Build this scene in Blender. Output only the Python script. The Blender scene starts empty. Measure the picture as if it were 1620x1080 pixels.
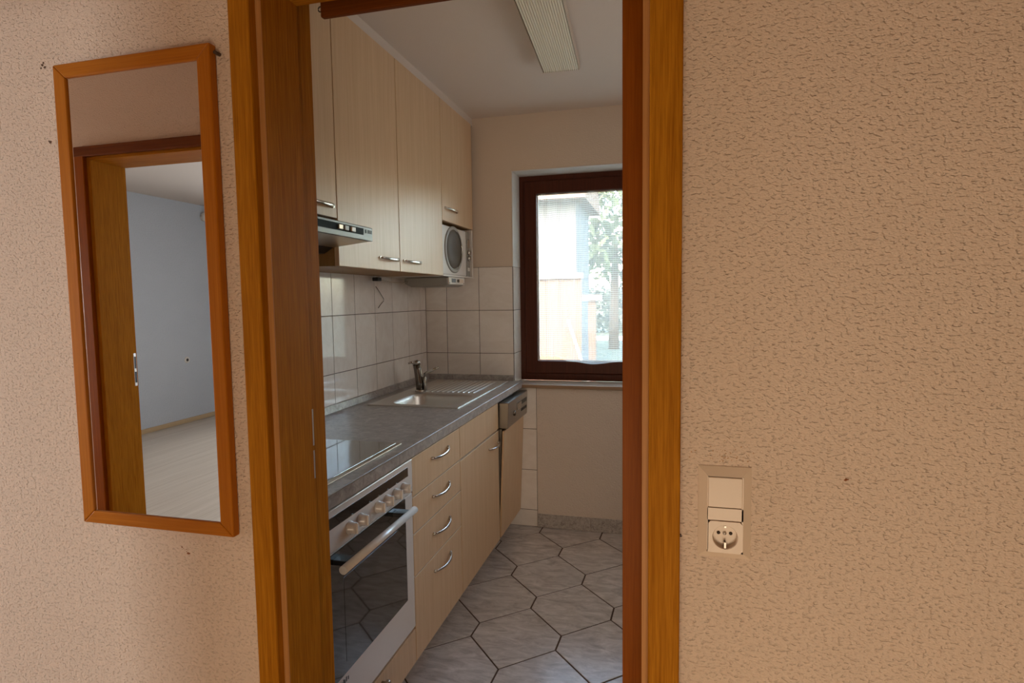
import bpy, bmesh, math, random
from mathutils import Vector, Matrix
random.seed(7)
S = bpy.context.scene
COL = S.collection
PI = math.pi

# ------------------------------------------------------------------ camera
H = 1.40
yaw, pitch, roll, FPX = 0.256937, 0.0740506, 0.0141573, 931.03
cam = bpy.data.cameras.new('camera'); camo = bpy.data.objects.new('camera', cam); COL.objects.link(camo)
fw = Vector((-math.sin(yaw)*math.cos(pitch), math.cos(yaw)*math.cos(pitch), -math.sin(pitch)))
rt = Vector((math.cos(yaw), math.sin(yaw), 0)); dn = fw.cross(rt)
c_, s_ = math.cos(roll), math.sin(roll)
r2 = c_*rt + s_*dn; d2 = -s_*rt + c_*dn
m = Matrix((r2, -d2, -fw)).transposed().to_4x4(); m.translation = Vector((0, 0, H))
camo.matrix_world = m
cam.sensor_width = 36; cam.lens = FPX/1620*36; cam.clip_start = 0.01; cam.clip_end = 200
S.camera = camo
# ------------------------------------------------------------------ view, sky, sun, daylight, added fill lights
S.view_settings.view_transform = 'Standard'; S.view_settings.look = 'None'
S.view_settings.gamma = 1; S.view_settings.use_curve_mapping = False
S.view_settings.exposure = 0.0
S.cycles.max_bounces = 9; S.cycles.diffuse_bounces = 5; S.cycles.transparent_max_bounces = 10
S.cycles.sample_clamp_indirect = 8
W = bpy.data.worlds.new('sky'); S.world = W; W.use_nodes = True
wn = W.node_tree; bg = wn.nodes['Background']
sky = wn.nodes.new('ShaderNodeTexSky'); sky.sky_type = 'NISHITA'; sky.sun_disc = False
sky.sun_elevation = math.radians(38); sky.sun_rotation = math.radians(200); sky.dust_density = 2.5; sky.air_density = 1.0
wb = wn.nodes.new('ShaderNodeMix'); wb.data_type = 'RGBA'; wb.blend_type = 'MULTIPLY'; wb.inputs[0].default_value = 1; wb.inputs[7].default_value = (1.0, .91, .80, 1)
wn.links.new(sky.outputs[0], wb.inputs[6]); wn.links.new(wb.outputs[2], bg.inputs[0]); bg.inputs[1].default_value = 4.0
sd = bpy.data.lights.new('sun', 'SUN'); sd.energy = 1.2; sd.angle = 0.02; sd.color = (1, .93, .82)
so = bpy.data.objects.new('sun', sd); COL.objects.link(so)
so.rotation_euler = Vector((-0.25, 0.65, -0.72)).to_track_quat('-Z', 'Y').to_euler(); so.location = (1, -6, 9)

def area(name, loc, aim, sx, sy, power, col, portal=False):
    l = bpy.data.lights.new(name, 'AREA'); l.shape = 'RECTANGLE'; l.size = sx; l.size_y = sy
    l.energy = power; l.color = col
    o = bpy.data.objects.new(name, l); COL.objects.link(o); o.location = loc
    o.rotation_euler = (Vector(aim)-Vector(loc)).to_track_quat('-Z', 'Y').to_euler()
    if portal: l.cycles.is_portal = True
    return o
area('daylight_bedroom_window', (-1.0, -2.3, 1.40), (-5.0, -2.3, .6), 1.5, 1.3, 40, (.78, .89, 1.0))
area('fill_bedroom_back', (-4.6, -5.45, 1.40), (-1.5, 1.0, .9), 1.3, 1.3, 50, (.94, .97, 1.0)).data.spread = math.radians(85)  # added fill aimed through the bedroom door at the hall wall; no window there
area('fill_low_behind_camera', (0.05, -1.0, .30), (0.2, 1.0, .95), 1.3, .5, 16.5, (1.0, .82, .60))  # added low fill lighting the hall wall from below; no door there
area('fill_living_room', (0.3, -2.75, 1.30), (0.15, 1.0, .2), 1.2, 1.2, 9, (1.0, .84, .64))  # added fill tilted down so the wall top stays darker; no window there
area('fill_hall_end', (-4.35, 0.35, 1.10), (-1.0, .9, .5), 0.7, 1.6, 24, (.96, .98, 1.0))  # added grazing fill in front of the closed end wall
area('fill_kitchen_side', (.78, 2.3, 1.50), (-1.4, 2.3, 1.15), 1.0, 1.1, 8, (1.0, .95, .90))  # added fill for cabinets and tiles; the side wall has no window
area('kitchen_window_portal', (-.08, 3.70, 1.52), (-.08, 0, 1.52), 1.7, 1.3, 1, (1, 1, 1), portal=True)

# ------------------------------------------------------------------ materials
def nt(name):
    m = bpy.data.materials.new(name); m.use_nodes = True
    n = m.node_tree; return m, n, n.nodes['Principled BSDF'], n.nodes.new, n.links.new
def lin(c):
    return tuple(((x/255+.055)/1.055)**2.4 if x/255 > .04045 else x/255/12.92 for x in c)+(1,)
def plain(name, rgb, rough=.5, metal=0, bump=0, bscale=400, coat=0, spec=.5):
    m, n, b, N, L = nt(name)
    b.inputs['Base Color'].default_value = lin(rgb); b.inputs['Roughness'].default_value = rough
    b.inputs['Metallic'].default_value = metal; b.inputs['Coat Weight'].default_value = coat
    b.inputs['Specular IOR Level'].default_value = spec
    tc = N('ShaderNodeTexCoord'); nz = N('ShaderNodeTexNoise'); nz.inputs['Scale'].default_value = bscale
    nz.inputs['Detail'].default_value = 4
    L(tc.outputs['Object'], nz.inputs[0])
    mr = N('ShaderNodeMapRange'); mr.inputs[3].default_value = max(0, rough-.06); mr.inputs[4].default_value = min(1, rough+.06)
    L(nz.outputs[0], mr.inputs[0]); L(mr.outputs[0], b.inputs['Roughness'])
    if bump:
        bp = N('ShaderNodeBump'); bp.inputs['Strength'].default_value = bump; bp.inputs['Distance'].default_value = .002
        L(nz.outputs[0], bp.inputs['Height']); L(bp.outputs[0], b.inputs['Normal'])
    return m
def plaster(name, rgb, rgb2, dist, scale, strength=1.0):
    m, n, b, N, L = nt(name)
    tc = N('ShaderNodeTexCoord')
    a = N('ShaderNodeTexNoise'); a.inputs['Scale'].default_value = scale*1.75; a.inputs['Detail'].default_value = 1.5; a.inputs['Roughness'].default_value = .5
    v = N('ShaderNodeTexNoise'); v.inputs['Scale'].default_value = scale; v.inputs['Detail'].default_value = 1
    w = N('ShaderNodeTexNoise'); w.inputs['Scale'].default_value = 2.2; w.inputs['Detail'].default_value = 3
    f = N('ShaderNodeTexNoise'); f.inputs['Scale'].default_value = scale*4; f.inputs['Detail'].default_value = 2
    mq = N('ShaderNodeMapping'); mq.inputs['Scale'].default_value = (.75, .75, 1.15); L(tc.outputs['Object'], mq.inputs[0])
    for t in (a, v, w, f): L(mq.outputs[0], t.inputs[0])
    w.inputs['Scale'].default_value = 3.0
    s1 = N('ShaderNodeMapRange'); s1.inputs[1].default_value = .22; s1.inputs[2].default_value = .50; s1.interpolation_type = 'SMOOTHSTEP'
    L(v.outputs[0], s1.inputs[0])
    m1 = N('ShaderNodeMath'); m1.operation = 'MULTIPLY_ADD'; m1.inputs[1].default_value = .75
    L(a.outputs[0], m1.inputs[0]); L(s1.outputs[0], m1.inputs[2])
    m2 = N('ShaderNodeMath'); m2.operation = 'MULTIPLY_ADD'; m2.inputs[1].default_value = .10
    L(f.outputs[0], m2.inputs[0]); L(m1.outputs[0], m2.inputs[2])
    bp = N('ShaderNodeBump'); bp.inputs['Strength'].default_value = strength; bp.inputs['Distance'].default_value = dist
    L(m2.outputs[0], bp.inputs['Height']); L(bp.outputs[0], b.inputs['Normal'])
    mx = N('ShaderNodeMix'); mx.data_type = 'RGBA'; mx.inputs[6].default_value = lin(rgb); mx.inputs[7].default_value = lin(rgb2)
    L(w.outputs[0], mx.inputs[0]); L(mx.outputs[2], b.inputs['Base Color'])
    b.inputs['Roughness'].default_value = .8; b.inputs['Specular IOR Level'].default_value = .25
    return m
def wood(name, dark, light, axis='Z', scale=1.0, rough=.45, contrast=1.0, spec=.12):
    m, n, b, N, L = nt(name)
    tc = N('ShaderNodeTexCoord'); mp = N('ShaderNodeMapping')
    sc = [70*scale]*3; sc['XYZ'.index(axis)] = 2.2*scale
    mp.inputs['Scale'].default_value = sc
    L(tc.outputs['Object'], mp.inputs[0])
    a = N('ShaderNodeTexNoise'); a.inputs['Scale'].default_value = 1.0; a.inputs['Detail'].default_value = 5; a.inputs['Roughness'].default_value = .65
    a.inputs['Distortion'].default_value = .8
    L(mp.outputs[0], a.inputs[0])
    mp2 = N('ShaderNodeMapping'); s2 = [260*scale]*3; s2['XYZ'.index(axis)] = 6*scale; mp2.inputs['Scale'].default_value = s2
    L(tc.outputs['Object'], mp2.inputs[0])
    f = N('ShaderNodeTexNoise'); f.inputs['Scale'].default_value = 1.0; f.inputs['Detail'].default_value = 3
    L(mp2.outputs[0], f.inputs[0])
    mm = N('ShaderNodeMix'); mm.inputs[0].default_value = .4
    L(a.outputs[0], mm.inputs[2]); L(f.outputs[0], mm.inputs[3])
    mr = N('ShaderNodeMapRange'); mr.inputs[1].default_value = .5-.18/contrast; mr.inputs[2].default_value = .5+.18/contrast
    L(mm.outputs[0], mr.inputs[0])
    mx = N('ShaderNodeMix'); mx.data_type = 'RGBA'; mx.inputs[6].default_value = lin(dark); mx.inputs[7].default_value = lin(light)
    L(mr.outputs[0], mx.inputs[0]); L(mx.outputs[2], b.inputs['Base Color'])
    b.inputs['Roughness'].default_value = rough; b.inputs['Specular IOR Level'].default_value = spec
    bp = N('ShaderNodeBump'); bp.inputs['Strength'].default_value = .12; bp.inputs['Distance'].default_value = .001
    L(mm.outputs[0], bp.inputs['Height']); L(bp.outputs[0], b.inputs['Normal'])
    return m
def speckle(name, cols, scale, rough, stretch=(1, 1, 1)):
    m, n, b, N, L = nt(name)
    tc = N('ShaderNodeTexCoord'); mp = N('ShaderNodeMapping'); mp.inputs['Scale'].default_value = stretch
    L(tc.outputs['Object'], mp.inputs[0])
    a = N('ShaderNodeTexNoise'); a.inputs['Scale'].default_value = scale; a.inputs['Detail'].default_value = 8; a.inputs['Roughness'].default_value = .7; a.inputs['Distortion'].default_value = 1.2
    L(mp.outputs[0], a.inputs[0])
    cr = N('ShaderNodeValToRGB'); e = cr.color_ramp.elements
    e[0].position = .32; e[0].color = lin(cols[0]); e[1].position = .68; e[1].color = lin(cols[-1])
    if len(cols) > 2:
        x = e.new(.5); x.color = lin(cols[1])
    L(a.outputs[0], cr.inputs[0]); L(cr.outputs[0], b.inputs['Base Color']); b.inputs['Roughness'].default_value = rough
    return m
def tile_mat(name, c1, c2, rough, veins=18, isl=.05):
    m, n, b, N, L = nt(name)
    tc = N('ShaderNodeTexCoord'); geo = N('ShaderNodeNewGeometry')
    a = N('ShaderNodeTexNoise'); a.noise_dimensions = '4D'; a.inputs['Scale'].default_value = veins; a.inputs['Detail'].default_value = 7
    a.inputs['Roughness'].default_value = .68; a.inputs['Distortion'].default_value = 1.4
    mu = N('ShaderNodeMath'); mu.operation = 'MULTIPLY'; mu.inputs[1].default_value = 40
    L(geo.outputs['Random Per Island'], mu.inputs[0]); L(mu.outputs[0], a.inputs['W'])
    mp = N('ShaderNodeMapping'); mp.inputs['Rotation'].default_value = (0, 0, .75); mp.inputs['Scale'].default_value = (.5, 1.3, 1)
    L(tc.outputs['Object'], mp.inputs[0]); L(mp.outputs[0], a.inputs[0])
    mr = N('ShaderNodeMapRange'); mr.inputs[1].default_value = .33; mr.inputs[2].default_value = .66
    L(a.outputs[0], mr.inputs[0])
    mx = N('ShaderNodeMix'); mx.data_type = 'RGBA'; mx.inputs[6].default_value = lin(c1); mx.inputs[7].default_value = lin(c2)
    L(mr.outputs[0], mx.inputs[0])
    hv = N('ShaderNodeHueSaturation'); ml = N('ShaderNodeMapRange'); ml.inputs[3].default_value = 1-isl; ml.inputs[4].default_value = 1+isl
    L(geo.outputs['Random Per Island'], ml.inputs[0]); L(ml.outputs[0], hv.inputs['Value'])
    L(mx.outputs[2], hv.inputs['Color']); L(hv.outputs[0], b.inputs['Base Color'])
    b.inputs['Roughness'].default_value = rough
    return m
def foliage_mat(name, a_, b_):
    m, n, b, N, L = nt(name)
    geo = N('ShaderNodeNewGeometry')
    mx = N('ShaderNodeMix'); mx.data_type = 'RGBA'; mx.inputs[6].default_value = lin(a_); mx.inputs[7].default_value = lin(b_)
    L(geo.outputs['Random Per Island'], mx.inputs[0]); L(mx.outputs[2], b.inputs['Base Color']); b.inputs['Roughness'].default_value = .7
    return m

M = {}
M['hall'] = plaster('hall_roughcast_plaster', (226, 203, 182), (218, 194, 172), .0020, 180, 1.0)
M['kwall'] = plaster('kitchen_wall_paper', (216, 198, 180), (208, 190, 170), .0008, 150, .6)
M['bwall'] = plaster('bedroom_wall_paper', (205, 208, 212), (196, 200, 206), .003, 90, .8)
M['ceil'] = plain('ceiling_paint', (214, 200, 188), .85, bump=.25, bscale=160)
M['oakZ'] = wood('oak_veneer_upright', (140, 82, 10), (192, 126, 30), 'Z', scale=2.4, spec=.04, rough=.55)
M['oakX'] = wood('oak_veneer_crosswise', (140, 82, 10), (192, 126, 30), 'X', scale=2.4, spec=.04, rough=.55)
M['oakedge'] = wood('oak_edge_band', (172, 118, 66), (194, 140, 84), 'Z', rough=.4)
M['oakshadeZ'] = wood('shaded_oak_veneer', (136, 70, 10), (164, 90, 18), 'Z', scale=1.7)  # darker oak copy, shade on door leaf and bedroom casings painted in
M['darkwoodX'] = wood('dark_oak_board', (96, 46, 14), (124, 66, 22), 'X')
M['beechZ'] = wood('mirror_frame_beech_upright', (164, 92, 14), (188, 114, 28), 'Z', scale=1.5, rough=.35)
M['beechX'] = wood('mirror_frame_beech_crosswise', (164, 92, 14), (188, 114, 28), 'X', scale=1.5, rough=.35)
M['maple'] = wood('maple_laminate', (204, 169, 131), (220, 188, 152), 'Z', scale=.8, rough=.38, spec=.3)
M['mapleY'] = wood('maple_laminate_edge', (190, 160, 122), (205, 178, 140), 'Y', rough=.4)
M['mapleside'] = wood('maple_laminate_body', (150, 112, 66), (168, 128, 80), 'Z', rough=.45)
M['winwood'] = wood('dark_stained_window_wood', (66, 34, 24), (88, 46, 32), 'Z', rough=.35)
M['laminate'] = wood('bedroom_laminate_floor', (186, 172, 156), (212, 200, 186), 'Y', scale=.25, rough=.35)
M['hallfloor'] = wood('hall_laminate_floor', (170, 135, 95), (196, 160, 118), 'X', scale=.25, rough=.4)
M['worktop'] = speckle('grey_stone_laminate', [(128, 119, 112), (158, 149, 142), (186, 177, 169)], 26, .3)
M['tile'] = tile_mat('cream_wall_tile', (226, 214, 203), (238, 229, 220), .07, 9, .03)
M['ftile'] = tile_mat('marbled_floor_tile', (172, 164, 160), (224, 217, 213), .22, 16, .05)
M['grout'] = plain('dark_grout', (84, 64, 52), .9, bump=.3)
M['plinthtile'] = speckle('flecked_skirting_tile', [(120, 108, 100), (176, 166, 158), (196, 188, 180)], 60, .4)
M['sill'] = plain('sill_stone', (196, 180, 166), .4)
M['silledge'] = plain('sill_edge', (150, 118, 88), .5)
M['white'] = plain('white_plastic', (226, 218, 206), .35)
M['whitemetal'] = plain('white_enamel', (222, 214, 206), .25, coat=.3)
M['switch'] = plain('cream_switch_plastic', (226, 204, 180), .35)
M['dark'] = plain('black_plastic', (22, 20, 20), .4)
M['hole'] = plain('dark_hole_and_gap_shade', (60, 48, 38), .6)
M['chrome'] = plain('satin_chrome', (196, 190, 182), .22, 1)
M['steel'] = plain('brushed_steel', (214, 208, 200), .36, .8, bump=.05)
M['steeldark'] = plain('dark_chrome', (120, 112, 104), .2, 1)
M['alu'] = plain('aluminium_strip', (196, 188, 176), .3, 1)
M['hob'] = plain('ceramic_hob_glass', (14, 14, 15), .06, coat=1)
M['hobtrim'] = plain('hob_trim', (172, 152, 128), .35, .6)
M['ovenglass'] = plain('oven_glass', (9, 9, 10), .05, coat=1)
M['inglass'] = plain('oven_inner_glass', (26, 24, 24), .06, coat=1)
M['display'] = plain('grey_display', (96, 100, 104), .3)
M['mwglass'] = plain('microwave_door_glass', (96, 86, 74), .5, spec=.15)
M['matteblack'] = plain('matte_black', (16, 15, 15), .6, spec=.08)
M['mapleglint'] = plain('lit_laminate_edge', (232, 212, 186), .35)  # pale colour paints in the light that drawer edges catch
M['grey'] = plain('grey_plastic', (150, 144, 134), .4)
M['hoodfilter'] = plain('grease_filter_grey', (128, 124, 120), .35, .5)
M['ribbed'] = plain('ribbed_lamp_plastic', (232, 224, 208), .35)
M['lampbody'] = plain('lamp_body_metal', (196, 178, 160), .5)
M['cable'] = plain('pale_cable', (186, 170, 150), .5)
M['wire'] = plain('dark_wire', (70, 54, 42), .5)
M['hoodgrey'] = plain('hood_grey_paint', (104, 96, 86), .4, .2)
M['dw'] = plain('dishwasher_panel_metal', (150, 140, 128), .3, .8)
M['stain'] = plain('rusty_stain', (142, 84, 44), .8)
M['stain3'] = plain('pale_rust_speck', (188, 142, 96), .8)
M['stain2'] = plain('grey_plug_hole', (110, 84, 66), .9)
M['grass'] = speckle('lawn', [(62, 76, 60), (78, 90, 74)], 6, .9)
M['peach'] = wood('weathered_fence_wood', (112, 90, 76), (128, 104, 90), 'Z', scale=.3, rough=.7)
M['whitepaint'] = plain('white_paint', (216, 210, 202), .5)
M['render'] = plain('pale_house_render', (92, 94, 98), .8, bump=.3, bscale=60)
M['eave'] = plain('eave_boards', (190, 178, 148), .6)
M['pathm'] = plain('pale_path', (190, 186, 180), .8)
M['leaf1'] = foliage_mat('tree_leaves', (58, 70, 40), (108, 120, 80))
M['leaf2'] = foliage_mat('hedge_leaves', (50, 60, 54), (74, 86, 76))
M['bark'] = plain('bark', (92, 76, 60), .9, bump=.5, bscale=30)
# mirror and glass
m, n, b, N, L = nt('mirror_glass'); b.inputs['Metallic'].default_value = 1; b.inputs['Roughness'].default_value = .0; b.inputs['Base Color'].default_value = (.80, .80, .79, 1); M['mirror'] = m
m, n, b, N, L = nt('window_glass'); n.nodes.remove(b)
tr = N('ShaderNodeBsdfTransparent'); gl = N('ShaderNodeBsdfGlossy'); gl.inputs['Roughness'].default_value = .02
fr = N('ShaderNodeFresnel'); mi = N('ShaderNodeMixShader'); fr.inputs[0].default_value = 1.45
tr.inputs[0].default_value = (.95, .97, .96, 1)
L(fr.outputs[0], mi.inputs[0]); L(tr.outputs[0], mi.inputs[1]); L(gl.outputs[0], mi.inputs[2]); L(mi.outputs[0], n.nodes['Material Output'].inputs[0]); M['glass'] = m
# net curtain: open grid of threads
m, n, b, N, L = nt('net_curtain_mesh'); n.nodes.remove(b)
uv = N('ShaderNodeUVMap'); sp = N('ShaderNodeSeparateXYZ'); L(uv.outputs[0], sp.inputs[0])
def thread(sock, pitch, width):
    a = N('ShaderNodeMath'); a.operation = 'DIVIDE'; a.inputs[1].default_value = pitch; L(sock, a.inputs[0])
    f = N('ShaderNodeMath'); f.operation = 'FRACT'; L(a.outputs[0], f.inputs[0])
    g = N('ShaderNodeMath'); g.operation = 'LESS_THAN'; g.inputs[1].default_value = width; L(f.outputs[0], g.inputs[0])
    return g.outputs[0]
tu = thread(sp.outputs[0], .013, .50); tv = thread(sp.outputs[1], .012, .45)
mxm = N('ShaderNodeMath'); mxm.operation = 'MAXIMUM'; L(tu, mxm.inputs[0]); L(tv, mxm.inputs[1])
sc = N('ShaderNodeMath'); sc.operation = 'MULTIPLY_ADD'; sc.inputs[1].default_value = .58; sc.inputs[2].default_value = .06; L(mxm.outputs[0], sc.inputs[0])
di = N('ShaderNodeBsdfDiffuse'); di.inputs[0].default_value = (.86, .85, .82, 1)
tl = N('ShaderNodeBsdfTranslucent'); tl.inputs[0].default_value = (.86, .85, .82, 1)
ad = N('ShaderNodeMixShader'); ad.inputs[0].default_value = .6; L(di.outputs[0], ad.inputs[1]); L(tl.outputs[0], ad.inputs[2])
tr = N('ShaderNodeBsdfTransparent'); mi = N('ShaderNodeMixShader')
L(sc.outputs[0], mi.inputs[0]); L(tr.outputs[0], mi.inputs[1]); L(ad.outputs[0], mi.inputs[2]); L(mi.outputs[0], n.nodes['Material Output'].inputs[0]); M['net'] = m

# ------------------------------------------------------------------ mesh helpers
class MB:
    def __init__(s): s.b = bmesh.new()
    def _new(s, vs, fs, smooth=False):
        v = [s.b.verts.new(p) for p in vs]
        for f in fs:
            try:
                q = s.b.faces.new([v[i] for i in f]); q.smooth = smooth
            except ValueError: pass
        return s
    def box(s, x0, x1, y0, y1, z0, z1):
        x0, x1 = sorted((x0, x1)); y0, y1 = sorted((y0, y1)); z0, z1 = sorted((z0, z1))
        return s._new([(x0, y0, z0), (x1, y0, z0), (x1, y1, z0), (x0, y1, z0), (x0, y0, z1), (x1, y0, z1), (x1, y1, z1), (x0, y1, z1)],
                      [(0, 3, 2, 1), (4, 5, 6, 7), (0, 1, 5, 4), (1, 2, 6, 5), (2, 3, 7, 6), (3, 0, 4, 7)])
    def prism(s, poly, axis, a0, a1):
        """poly: 2D points in the other two axes (in x,y,z order), extruded along axis"""
        def P(u, v, a):
            r = [u, v]; r.insert('xyz'.index(axis), a); return tuple(r)
        n = len(poly)
        vs = [P(u, v, a0) for u, v in poly]+[P(u, v, a1) for u, v in poly]
        fs = [tuple(range(n))[::-1], tuple(range(n, 2*n))]+[(i, (i+1) % n, n+(i+1) % n, n+i) for i in range(n)]
        return s._new(vs, fs)
    def slab(s, us, vs, holes, axis, a0, a1):
        """grid slab with missing cells (i,j); u,v are the other axes"""
        def P(u, v, a):
            r = [u, v]; r.insert('xyz'.index(axis), a); return tuple(r)
        nu, nv = len(us)-1, len(vs)-1
        ex = lambda i, j: 0 <= i < nu and 0 <= j < nv and (i, j) not in holes
        vd = {}
        def V(i, j, k):
            if (i, j, k) not in vd: vd[(i, j, k)] = s.b.verts.new(P(us[i], vs[j], (a0, a1)[k]))
            return vd[(i, j, k)]
        def F(*q):
            try: s.b.faces.new(q)
            except ValueError: pass
        for i in range(nu):
            for j in range(nv):
                if not ex(i, j): continue
                for k in (0, 1): F(V(i, j, k), V(i+1, j, k), V(i+1, j+1, k), V(i, j+1, k))
                if not ex(i-1, j): F(V(i, j, 0), V(i, j+1, 0), V(i, j+1, 1), V(i, j, 1))
                if not ex(i+1, j): F(V(i+1, j, 0), V(i+1, j+1, 0), V(i+1, j+1, 1), V(i+1, j, 1))
                if not ex(i, j-1): F(V(i, j, 0), V(i+1, j, 0), V(i+1, j, 1), V(i, j, 1))
                if not ex(i, j+1): F(V(i, j+1, 0), V(i+1, j+1, 0), V(i+1, j+1, 1), V(i, j+1, 1))
        return s
    def cyl(s, p0, p1, r0, r1=None, n=24, caps=True):
        return s.sweep([p0, p1], [r0, r0 if r1 is None else r1], n, caps)
    def sweep(s, pts, rad, n=12, caps=True, flat=1.0, up=(0, 0, 1)):
        pts = [Vector(p) for p in pts]; rings = []
        if not isinstance(rad, (list, tuple)): rad = [rad]*len(pts)
        for i, p in enumerate(pts):
            t = (pts[min(i+1, len(pts)-1)]-pts[max(i-1, 0)]).normalized()
            u = Vector(up); u = u-t*u.dot(t)
            if u.length < .05: u = Vector((1, 0, 0)); u = u-t*u.dot(t)
            if u.length < .05: u = Vector((0, 1, 0)); u = u-t*u.dot(t)
            u.normalize(); w = t.cross(u)
            r = rad[i]; ru, rw = r if isinstance(r, tuple) else (r, r*flat)
            rings.append([s.b.verts.new(p+u*math.cos(2*PI*k/n)*ru+w*math.sin(2*PI*k/n)*rw) for k in range(n)])
        for a, b in zip(rings, rings[1:]):
            for k in range(n):
                f = s.b.faces.new((a[k], a[(k+1) % n], b[(k+1) % n], b[k])); f.smooth = True
        if caps:
            for q in (rings[0], rings[-1]):
                f = s.b.faces.new(q); f.smooth = False
        return s
    def ring(s, c, ax, prof, n=48, sy=1.0, sz=1.0):
        """lathe profile [(radius, height)] around axis ax through c"""
        ax = 'xyz'.index(ax); c = Vector(c); rings = []
        o = [i for i in range(3) if i != ax]; sc_ = (sy, sz)
        for r, h in prof:
            q = []
            for k in range(n):
                p = c.copy(); p[ax] += h
                p[o[0]] += r*sc_[0]*math.cos(2*PI*k/n); p[o[1]] += r*sc_[1]*math.sin(2*PI*k/n)
                q.append(s.b.verts.new(p))
            rings.append(q)
        for a, b in zip(rings, rings[1:]):
            for k in range(n):
                f = s.b.faces.new((a[k], a[(k+1) % n], b[(k+1) % n], b[k])); f.smooth = True
        for q in (rings[0], rings[-1]):
            try: s.b.faces.new(q)
            except ValueError: pass
        return s
    def ball(s, c, r, sub=2, jit=0, sq=(1, 1, 1)):
        g = bmesh.ops.create_icosphere(s.b, subdivisions=sub, radius=1)
        for v in g['verts']:
            k = r*(1+random.uniform(-jit, jit)); v.co = Vector((v.co.x*sq[0], v.co.y*sq[1], v.co.z*sq[2]))*k+Vector(c)
        return s
    def xf(s, fn):
        for v in s.b.verts: v.co = Vector(fn(v.co))
        return s
    def obj(s, name, mat, parent=None, bevel=0, seg=2, smooth=False, base=None):
        bmesh.ops.recalc_face_normals(s.b, faces=s.b.faces[:])
        off = Vector((0, 0, 0))
        if parent is not None: off = Vector(parent['_o'])
        elif base is not None: off = Vector(base)
        for v in s.b.verts: v.co -= off
        me = bpy.data.meshes.new(name); s.b.to_mesh(me); s.b.free()
        if smooth:
            for p in me.polygons: p.use_smooth = True
        o = bpy.data.objects.new(name, me); COL.objects.link(o)
        me.materials.append(M[mat] if isinstance(mat, str) else mat)
        o['_o'] = tuple(off)
        if parent is not None: o.parent = parent
        else: o.location = off
        if bevel:
            bv = o.modifiers.new('bevel', 'BEVEL'); bv.width = bevel; bv.segments = seg; bv.limit_method = 'ANGLE'; bv.angle_limit = .6
        return o
def bx(*a): return MB().box(*a)
def tag(o, label, cat, group=None, kind=None):
    o['label'] = label; o['category'] = cat
    if group: o['group'] = group
    if kind: o['kind'] = kind
    return o
def thing(name, loc, label, cat, group=None, kind=None):
    o = bpy.data.objects.new(name, None); COL.objects.link(o); o.location = loc; o['_o'] = tuple(loc); o.empty_display_size = .1
    return tag(o, label, cat, group, kind)
def struct(o, label=None, cat=None):
    o['kind'] = 'structure'
    if label: o['label'] = label; o['category'] = cat
    return o

# ================================================================== ROOM SHELLS
KX0, KX1, KY1, KC = -1.462, 0.80, 3.437, 2.47           # kitchen left wall, right wall, far wall, ceiling
WY0, WY1 = 1.0, 1.16                                     # hall / kitchen partition
DL, DR, DH = -.7433, -.0387, 2.0076                      # clear opening of the kitchen door
HC = 2.55
# partition with the kitchen doorway
o = MB().slab([-4.5, DL-.045, DR+.045, 2.2], [0, DH+.055, HC+.1], {(1, 0)}, 'y', WY0, WY1).obj('wall_front', 'hall')
struct(o, 'roughcast hall wall around the kitchen doorway', 'wall')
FRONT = o
o = bx(KX0, KX1, WY1, WY1+.004, DH+.075, KC).obj('wall_front_kitchen_side', 'kwall'); struct(o, 'kitchen side of the wall above the doorway', 'wall')
# kitchen
struct(bx(KX0-.2, KX0, WY1, KY1+.3, -.1, KC+.1).obj('wall_left', 'kwall'), 'kitchen wall behind the cabinet row', 'wall')
struct(bx(KX1, KX1+.2, WY1, KY1+.3, -.1, KC+.1).obj('wall_right', 'kwall'), 'kitchen wall right of the doorway', 'wall')
WL, WR, WB, WT = -.892, .74, .880, 2.149                 # window recess in the far wall
o = MB().slab([KX0-.2, WL, WR, KX1+.2], [-.1, WB-.02, WT, KC+.1], {(1, 1)}, 'y', KY1, KY1+.30).obj('wall_far', 'kwall', bevel=.004)
struct(o, 'kitchen far wall with the window recess', 'wall')
struct(bx(KX0-.2, KX1+.2, WY1, KY1+.3, KC, KC+.12).obj('ceiling', 'ceil'), 'white kitchen ceiling', 'ceiling')
struct(bx(KX0, -1.132, WY1+.01, KY1, 2.4265, KC).obj('trim_1', 'ceil'), 'pale filler strip between the wall cabinets and the ceiling', 'trim')
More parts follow.
